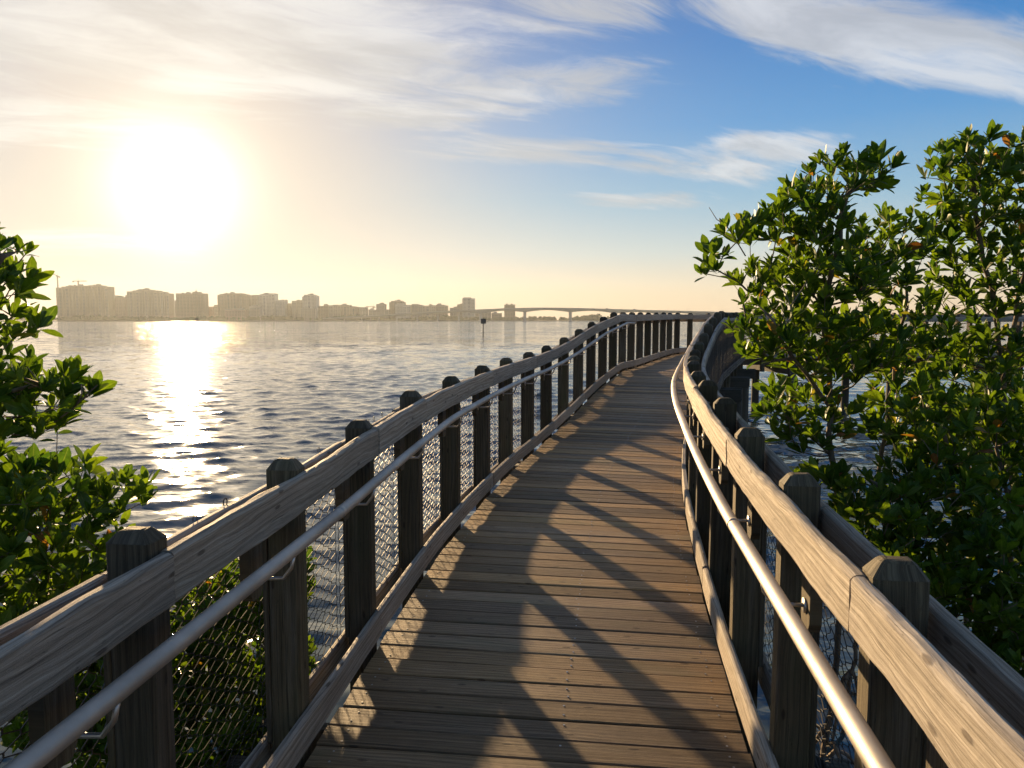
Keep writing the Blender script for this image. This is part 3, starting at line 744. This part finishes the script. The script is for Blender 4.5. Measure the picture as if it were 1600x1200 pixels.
# trees along the far shore: one mass of leafy clumps
m_t, t, b, o = material('far_trees')
t.put(b.inputs['Base Color'], t.ramp(t.noise(t.new('ShaderNodeTexCoord').outputs['Object'], .25, 3, .6), [(.3, (.030, .050, .018)), (.7, (.075, .105, .035))])); b.inputs['Roughness'].default_value = .9
mb = MB(); rr = random.Random(9)
def treeline(x0, x1, d, hmin, hmax, n):
    for _ in range(n):
        x = G(rr.uniform(x0, x1), d); y = d + rr.uniform(-14, 30); h = rr.uniform(hmin, hmax) * (.75 + .5 * noise.noise(Vector((x * .01, 3, 0))))
        rx = h * rr.uniform(.35, .6); ico = []
        for a in range(7):
            for e in range(4):
                q = Vector((math.cos(a * .898 + e * .4) * math.cos(-.6 + e * .62), math.sin(a * .898 + e * .4) * math.cos(-.6 + e * .62), math.sin(-.6 + e * .62)))
                p_ = Vector((x + q.x * rx * rr.uniform(.6, 1.1), y + q.y * rx, 1.5 + h * .55 + q.z * h * .45)); sz = h * .22
                d1 = Vector((rr.gauss(0, 1), rr.gauss(0, 1), rr.gauss(0, 1))).normalized(); d2 = d1.orthogonal().normalized(); d3 = d1.cross(d2)
                tri = [p_ + d1 * sz, p_ - d1 * sz * .6 + d2 * sz, p_ - d2 * sz, p_ + d3 * sz]
                mb.add(tri, [(0, 1, 2), (0, 2, 3), (0, 3, 1), (1, 3, 2)])
treeline(-100, 700, DS_ + 20, 7, 12, 520); treeline(690, 960, DS_ + 25, 6, 11, 190); treeline(900, 945, DS_ + 60, 12, 19, 30); treeline(950, 1700, DS_ + 60, 5, 9, 260)
tl = mb.build('shoreline_trees', m_t); tl['kind'] = 'stuff'; tl['label'] = 'hazy band of trees along the far shore'

m_g = plain('window_glass', (.05, .06, .07), .25); m_rf = plain('flat_roof', (.22, .21, .20), .9)
WALLS = {'cream': plain('cream_render', (.30, .26, .20), .85), 'white': plain('white_render', (.44, .42, .37), .85), 'tan': plain('tan_render', (.22, .18, .13), .85),
         'grey': plain('grey_concrete', (.19, .19, .18), .85), 'pink': plain('pink_render', (.30, .20, .16), .85)}
M_DARKST = plain('dark_crane_steel', (.16, .13, .08), .7)
def building(label, x0, x1, d, tops, wall, dep=28, fl=3.2, style='slab', extra=None, kind='apartment_building'):
    """tops: (fraction, height px above the waterline) steps along the front"""
    X0, X1 = G(x0, d), G(x1, d); wd = X1 - X0
    root = thing(kind, label, 'building', ((X0 + X1) / 2, d, 2)); inv = Matrix.Translation(-root.location)
    def B(mb_, nm, mt):
        o = mb_.build(nm, mt, root); o.matrix_parent_inverse = inv; return o
    wl, rf = MB(), MB()
    cuts = [t_[0] for t_ in tops] + [1.0]
    for k, (f0, hp) in enumerate(tops):
        a, b_ = X0 + wd * f0, X0 + wd * cuts[k + 1]; H = (502 - hp) * d * PXM + 2.6 if hp > 200 else hp
        yo = d + (k % 2) * 1.3; z0 = 1.5
        box(wl, a, b_, yo, d + dep, z0, H, pv=.5)
        box(rf, a - .3 + (k * .07), b_ + .3 - (k * .05), yo - .35, d + dep + .3, H + .004, H + .9)
        nb = max(1, int(round((b_ - a) / 7.5))); bw_ = (b_ - a) / nb; nf = int((H - z0 - 1) / fl)
        for j in range(1, nf + 1): box(wl, a - .02, b_ + .02, yo - .20, yo - .003, z0 + j * fl - 1.2 + (0 if j < nf else .1), z0 + j * fl + .15, pv=.5)
        for i in range(nb):
            ba = a + i * bw_; gl = MB()
            box(gl, ba + bw_ * .14, ba + bw_ * .86, yo - .09, yo - .006, z0 + .4, z0 + nf * fl - .2); B(gl, 'window', m_g)
            if style == 'slab' or (style == 'mixed' and i % 2 == 0):
                bal = MB(); box(bal, ba + bw_ * .47, ba + bw_ * .53, yo - 1.2, yo - .21, z0 + .3, z0 + nf * fl)
                for j in range(1, nf): box(bal, ba + bw_ * .08, ba + bw_ * .92, yo - 1.9, yo - .22, z0 + j * fl - .1, z0 + j * fl + 1.1)
                B(bal, 'balcony_stack', wall)
        if (b_ - a) > 18: 
            q = (a + b_) / 2 + (b_ - a) * .12 * (1 if k % 2 else -1); box(rf, q - 4, q + 4, yo + 8, yo + 16, H + .91, H + 4.2)
            box(rf, q - (b_ - a) * .3, q - (b_ - a) * .3 + 3, yo + 5, yo + 9, H + .91, H + 2.9)
    B(wl, 'wall', wall); B(rf, 'roof', m_rf)
    if extra: extra(root, B, X0, X1, d)
    return root
def spire(h0, h1, f, w_=4):
    def fn(root, B, X0, X1, d):
        m = MB(); x = X0 + (X1 - X0) * f; za, zb = (502 - h0) * d * PXM, (502 - h1) * d * PXM
        tube(m, [Vector((x, d + 9, za - 1)), Vector((x, d + 9, za + (zb - za) * .35)), Vector((x, d + 9, za + (zb - za) * .36)), Vector((x, d + 9, za + (zb - za) * .62)), Vector((x, d + 9, za + (zb - za) * .63)), Vector((x, d + 9, zb - 1)), Vector((x, d + 9, zb))], [w_, w_, w_ * .6, w_ * .6, w_ * .3, w_ * .25, .2], 8)
        B(m, 'rooftop_tower', WALLS['tan'])
    return fn
CR, WH, TA, GR, PK = (WALLS[k] for k in ('cream', 'white', 'tan', 'grey', 'pink'))
building('long broad apartment block with two cranes rising over its unfinished roof', 90, 171, 1700, [(0, 452), (.1, 450.5), (.3, 449), (.62, 448.5), (.85, 450.5)], TA, style='mixed')
building('narrow low block between the crane-topped block and a lower wing', 172, 179, 1720, [(0, 464)], CR)
building('low pinkish block linking two broad apartment blocks', 180.5, 201, 1715, [(0, 467), (.8, 464)], PK)
building('broad apartment block with a stepped arching roofline, beside the pinkish link block', 200, 265, 1700, [(0, 458), (.13, 456.5), (.35, 455), (.55, 456.5), (.72, 458.5), (.87, 461)], CR, style='mixed')
building('isolated apartment block crowned by a small pointed rooftop tower', 274, 319, 1690, [(0, 472), (.04, 461), (.62, 458.5), (.78, 461)], TA, extra=spire(460, 452.5, .70))
building('small low pinkish block just beside the block with the pointed tower', 319.5, 333, 1740, [(0, 483), (.3, 481.5)], PK)
building('slim low block squeezed against the arched-roof apartment block', 335, 341, 1740, [(0, 479)], CR)
building('broad apartment block with a smooth arched roof and a thin antenna', 341, 389, 1720, [(0, 463.5), (.06, 462), (.2, 461), (.8, 462.3), (.93, 464)], TA, style='mixed', extra=spire(461, 456.5, .48, 2))
building('low pink waterfront block standing in front of the arched-roof apartments', 352, 384, 1670, [(0, 486), (.3, 484.7), (.6, 486)], PK, dep=20)
building('small stepped block next to the arched-roof apartments', 389.5, 402, 1735, [(0, 467), (.35, 463.5)], CR)
building('wide pale block with a raised end, behind a small grey block', 402.5, 430, 1745, [(0, 464), (.15, 462.3), (.65, 461.2)], WH, style='mixed')
building('small grey block in front of the wide pale one', 390, 407, 1672, [(0, 481)], GR, dep=18)
building('white block with vertical strips lower than its wide pale neighbour', 431, 445, 1735, [(0, 471.5), (.45, 470.8)], WH)
building('low tan block in the dip between two white blocks', 446, 456, 1755, [(0, 476.5)], TA)
building('pale block with a rounded stepped roof left of a tall tower', 456.5, 472.5, 1740, [(0, 472.5), (.45, 471), (.8, 472.5)], CR, style='mixed')
building('tall pale tower with a wider cap, tallest of the middle skyline', 473, 495, 1735, [(0, 466), (.1, 463.3), (.85, 465)], WH, style='mixed')
building('low dark-windowed grey block at the foot of the tall capped tower', 470, 493, 1670, [(0, 484)], GR, dep=18)
building('low irregular block right beside the tall capped tower', 496, 513, 1750, [(0, 480.5), (.6, 477.5), (.75, 480)], TA)
building('low pale row of flats with three roof steps', 513.5, 532, 1745, [(0, 479.5), (.4, 478.6), (.8, 480)], CR, style='mixed')
building('long low row of flats behind the foot of the bridge', 532.5, 560, 1750, [(0, 479), (.5, 481), (.8, 482)], TA, style='mixed')
building('very low grey block at the end of the row of flats', 560.5, 572, 1755, [(0, 482.5)], GR)
building('grey podium block with a narrower block rising out of it', 576, 607.5, 1750, [(0, 486.3), (.38, 477.5), (.80, 486)], GR)
building('dark broad-topped block behind a paler one above the bridge ramp', 608.5, 632, 1770, [(0, 474.5), (.12, 472.7), (.88, 474.5)], TA, style='mixed')
building('pale block in front of the dark broad-topped one', 618, 641.5, 1735, [(0, 478), (.1, 476.5), (.5, 479)], WH)
building('dark grey block behind the rising bridge deck', 643.5, 660, 1740, [(0, 477.7), (.6, 479)], GR)
building('pale flats with a small rooftop hut above the bridge deck', 660.5, 681, 1745, [(0, 480), (.5, 477.8), (.65, 479.5)], CR, style='mixed')
building('block with a small peaked roof tower above the bridge deck', 681.5, 699, 1740, [(0, 478.8), (.75, 480)], TA, extra=spire(479, 475.5, .2, 5))
building('low stepped block left of the slim white tower', 703, 722, 1750, [(0, 483.5), (.3, 481.5), (.6, 478), (.85, 476.7)], GR)
building('slim white tower with a dark side rising highest behind the bridge', 722.5, 741.5, 1735, [(0, 469), (.08, 467.4), (.7, 469)], WH, style='mixed')
building('low pale block under the bridge beside the slim white tower', 742.5, 767, 1760, [(0, 488)], CR)
building('very low long block under the bridge between two piers', 768, 784, 1765, [(0, 491.8)], TA)
building('lone square block standing behind the middle of the bridge', 788, 805, 1760, [(0, 478.5), (.15, 477), (.3, 478.3), (.6, 477), (.75, 478.4)], TA, style='mixed')

def crane(label, x, d, z0, mast_px, jib_l, jib_r, slope, dd=4):
    X = G(x, d); zt = (502 - mast_px) * d * PXM
    root = thing('tower_crane', label, 'crane', (X, d + dd, z0)); inv = Matrix.Translation(-root.location)
    def B(mb_, nm): o = mb_.build(nm, M_DARKST, root); o.matrix_parent_inverse = inv
    m = MB()
    for a, b_ in ((-1, -1), (1, -1), (1, 1), (-1, 1)): tube(m, [Vector((X + a * .8, d + dd + b_ * .8, z0)), Vector((X + a * .8, d + dd + b_ * .8, zt))], .42, 4)
    z = z0; k = 0
    while z < zt - 2: tube(m, [Vector((X - .8, d + dd - .8, z)), Vector((X + .8, d + dd - .8, z + 2))] if k % 2 else [Vector((X + .8, d + dd - .8, z)), Vector((X - .8, d + dd - .8, z + 2))], .14, 4); z += 2; k += 1
    B(m, 'mast'); m = MB()
    box(m, X - 1.4, X + 1.4, d + dd - 1.2, d + dd + 1.2, zt, zt + 2.2); B(m, 'cab'); m = MB()
    a = Vector((X - jib_l, d + dd, zt + 2.2 + slope * jib_l)); b_ = Vector((X + jib_r, d + dd, zt + 2.2 - slope * jib_r))
    for o_ in (-.5, .5): tube(m, [a + Vector((0, o_, 0)), b_ + Vector((0, o_, 0))], .6, 4)
    top = a + Vector((0, 0, 1.1)); tube(m, [top, b_ + Vector((0, 0, 1.1))], .18, 4)
    for i in range(14): p_ = a.lerp(b_, i / 14); q_ = a.lerp(b_, (i + .5) / 14) + Vector((0, 0, 1.1)); tube(m, [p_, q_], .12, 4)
    B(m, 'jib'); m = MB(); pk = Vector((X, d + dd, zt + 8)); tube(m, [Vector((X, d + dd, zt + 2)), pk], .3, 4); tube(m, [pk, a.lerp(Vector((X, d + dd, zt + 3)), .3)], .1, 4); tube(m, [pk, b_], .1, 4); B(m, 'tie_mast')
    m = MB(); s_ = b_ if jib_r < jib_l else a; box(m, s_.x - 1.5, s_.x + 1.5, s_.y - .9, s_.y + .9, s_.z - 2.4, s_.z - .1); B(m, 'counterweight')
crane('tower crane with its jib tilted up, over the end of the long unfinished block', 91.5, 1702, 70, 433, 15, 5, .36)
crane('smaller tower crane with a level jib behind the unfinished block', 120.5, 1715, 74, 441, 12, 20, 0., 12)
crane('faint distant tower crane with a level jib above low blocks', 583, 1780, 12, 481, 18, 4, 0.)

# bridge
m_c = plain('bridge_concrete', (.30, .29, .27), .8, .12, .05)
DB = 1500
prof = [(505, 498), (560, 494.6), (600, 492.5), (630, 490.7), (685, 487), (741, 484.8), (787, 482.7), (820, 481.9), (850, 481.6), (895, 482.1), (952, 483.6), (1010, 485.3), (1108, 487.6), (1180, 490.5), (1260, 494), (1340, 497.5)]
root = thing('road_bridge', 'long haunched concrete road bridge crossing the bay on slender piers', 'bridge', (G(850, DB), DB, 0)); inv = Matrix.Translation(-root.location)
def BB(mb_, nm, mt=m_c): o = mb_.build(nm, mt, root); o.matrix_parent_inverse = inv; return o
def dz_at(px): return float(np.interp(px, [q[0] for q in prof], [(500 - q[1]) * DB * PXM + EYE for q in prof]))
piers = [538, 565, 592, 620, 652, 684, 717, 751, 785.5, 820, 891, 962, 1030, 1096, 1160, 1220, 1275]
piers = [p_ for p_ in piers if p_ != 785.5]
m = MB(); m2 = MB(); m3 = MB(); pts = list(np.arange(505, 1341, 3.)); vs = []
for px_ in pts:
    X = G(px_, DB); z = dz_at(px_); nd = min(abs(px_ - q) for q in piers); span = 36 if 741 < px_ < 1000 else 30
    dep = 3.7 + 4.2 * max(0, 1 - nd / span) ** 1.7 if px_ > 735 else 3.6
    vs += [(X, DB - 6, z), (X, DB - 6, z - .7), (X, DB - 3, z - dep), (X, DB + 3, z - dep), (X, DB + 6, z - .7), (X, DB + 6, z)]
n_ = len(pts); fs = [(i * 6 + j, (i + 1) * 6 + j, (i + 1) * 6 + (j + 1) % 6, i * 6 + (j + 1) % 6) for i in range(n_ - 1) for j in range(6)]
m.add(vs, fs); BB(m, 'deck')
vs = []
for px_ in pts: X = G(px_, DB); z = dz_at(px_); vs += [(X, DB - 5.9, z + .01), (X, DB - 5.9, z + 1.1), (X, DB - 5.6, z + 1.1), (X, DB - 5.6, z + .01)]
m3.add(vs, [(i * 4 + j, (i + 1) * 4 + j, (i + 1) * 4 + (j + 1) % 4, i * 4 + (j + 1) % 4) for i in range(n_ - 1) for j in range(4)]); BB(m3, 'parapet')
for q in piers:
    m = MB(); X = G(q, DB); z = dz_at(q); dd_ = 7.1 if q > 735 else 2.8
    w_ = 3.1 if q > 735 else 1.6
    vs = [(X - w_ * k_, DB - 2.9, zz) for k_, zz in ((1.0, -3), (1.0, 1))] ; 
    tube(m, [Vector((X, DB, -3)), Vector((X, DB, 1.5)), Vector((X, DB, 1.6)), Vector((X, DB, z - dd_ + .3))], [w_ * 1.5, w_ * 1.5, w_ * .95, w_ * 1.05], 8); BB(m, 'pier')
for px_ in range(560, 1300, 34):
    m = MB(); X = G(px_ + 6, DB); z = dz_at(px_ + 6); tube(m, [Vector((X, DB + 5.4, z)), Vector((X, DB + 5.4, z + 9)), Vector((X, DB + 3.6, z + 9.6))], .13, 5); BB(m, 'lamp_post', M_STEEL)
cols = {'dark': plain('dark_car_paint', (.05, .06, .08), .35), 'red': plain('red_car_paint', (.35, .04, .03), .35), 'pale': plain('pale_car_paint', (.6, .6, .6), .35)}
m_tyre = plain('tyre_rubber', (.02, .02, .02), .8)
for px_, c_, lb, L_ in ((927, 'dark', 'dark car crossing the bridge nearest the left end of the level railing', 4.6), (948, 'dark', 'dark van on the bridge just before the railing peak', 5.4), (951.5, 'pale', 'pale car close behind the dark van on the bridge', 4.4), (970, 'dark', 'small dark car on the bridge above the railing peak', 4.4), (991, 'dark', 'long dark truck on the bridge beyond the railing peak', 7.5)):
    X = G(px_, DB); z = dz_at(px_) + .05; root_c = thing('car' if L_ < 5 else ('van' if L_ < 7 else 'truck'), lb, 'car' if L_ < 5 else ('van' if L_ < 7 else 'truck'), (X, DB - 3, z), 'vehicles on the bridge'); iv = Matrix.Translation(-root_c.location)
    def CB(mb_, nm, mt): o = mb_.build(nm, mt, root_c); o.matrix_parent_inverse = iv
    h = .95 if L_ < 5 else 1.3; m = MB()
    prof_c = [(-L_ / 2, .35), (L_ / 2, .35), (L_ / 2, h), (L_ * .25, h + .1), (L_ * .12, h + (.55 if L_ < 5 else 1.0)), (-L_ * .35, h + (.55 if L_ < 5 else 1.0)), (-L_ * .48, h)]
    nn_ = len(prof_c); vs = [(X + a, DB - 3 + e, z + q) for e in (-.9, .9) for a, q in prof_c]
    m.add(vs, [tuple(range(nn_)), tuple(reversed(range(nn_, 2 * nn_)))] + [(i, i + nn_, (i + 1) % nn_ + nn_, (i + 1) % nn_) for i in range(nn_)]); CB(m, 'body', cols[c_])
    for a in (-.32, .32):
        m = MB(); tube(m, [Vector((X + a * L_, DB - 3.95, z + .33)), Vector((X + a * L_, DB - 2.05, z + .33))], .33, 10); CB(m, 'wheel', m_tyre)

# channel markers
m_mk = plain('dark_marker_board', (.035, .045, .055), .7); m_mw = plain('marker_pile_wood', (.07, .06, .05), .85)
def marker(label, x, d, ytop, sz, twin=False):
    X = G(x, d); zt = EYE + (500 - ytop) * d * PXM
    root = thing('channel_marker', label, 'channel marker', (X, d, 0)); inv = Matrix.Translation(-root.location)
    def B(mb_, nm, mt, sm=False): o = mb_.build(nm, mt, root, smooth=sm); o.matrix_parent_inverse = inv
    for o_ in ((-1.3, 1.3) if twin else (0,)):
        m = MB(); tube(m, [Vector((X + o_, d, -1.5)), Vector((X + o_, d, zt - .1 * sz))], sz * .10 if not twin else .3, 10); B(m, 'pile', m_mw, True)
    for k, (ox, oy) in enumerate(((0, -.18), (sz * .12, .2))):
        m = MB(); a = sz / 2
        box(m, X + ox - a, X + ox + a, d + oy - .03, d + oy + .03, zt - sz * 1.05 + k * .05, zt - .02 * k); box(m, X + ox - a * .9, X + ox + a * .9, d + oy - .05, d + oy - .032, zt - sz * .95, zt - sz * .15); B(m, 'sign_board', m_mk)
    m = MB(); tube(m, [Vector((X, d, zt - .1)), Vector((X, d, zt + .12 * sz)), Vector((X, d, zt + .2 * sz))], [.07 * sz, .07 * sz, .03 * sz], 8); B(m, 'lantern', m_mk)
marker('dark square-boarded channel marker on a single pile, nearer the boardwalk', 755, 142, 498.2, .88)
marker('distant channel marker on the bright water, under the skyline', 307.5, 640, 496.8, 2.6, True)
boat = thing('motor_boat', 'tiny pale motor boat on the bright water near the far shore', 'boat', (G(293, 900), 900, 0)); inv = Matrix.Translation(-boat.location)
X = G(293, 900); m = MB(); hull = [(-3.2, 0, .9), (-3.1, -1, .9), (1.5, -1.05, 1.0), (3.6, 0, 1.25), (1.5, 1.05, 1.0), (-3.1, 1, .9)]; low = [(-2.9, 0, -.2), (-2.9, -.7, -.1), (1.2, -.7, -.1), (2.9, 0, .1), (1.2, .7, -.1), (-2.9, .7, -.1)]
m.add([(X + a, 900 + b_, c) for a, b_, c in hull + low], [tuple(range(6)), tuple(reversed(range(6, 12)))] + [(i, i + 6, (i + 1) % 6 + 6, (i + 1) % 6) for i in range(6)]); o = m.build('hull', WH, boat); o.matrix_parent_inverse = inv
m = MB(); box(m, X - .8, X + .9, 899.3, 900.7, 1.0, 2.1); o = m.build('cabin', WH, boat); o.matrix_parent_inverse = inv

# ------------------------------------------------------------------ haze over the bay
m_h = D.materials.new('sea_haze'); m_h.use_nodes = True; t = NT(m_h.node_tree)
pvn = t.new('ShaderNodeVolumePrincipled'); pvn.inputs['Density'].default_value = .000075; pvn.inputs['Color'].default_value = (.82, .90, .95, 1); pvn.inputs['Anisotropy'].default_value = .46
ho = t.new('ShaderNodeOutputMaterial'); t.l.new(pvn.outputs[0], ho.inputs['Volume'])
mb = MB(); box(mb, -2950, 2950, -350, 2350, -4, 118); hz = mb.build('haze', m_h); hz['kind'] = 'stuff'; hz['label'] = 'warm sea haze over the bay'
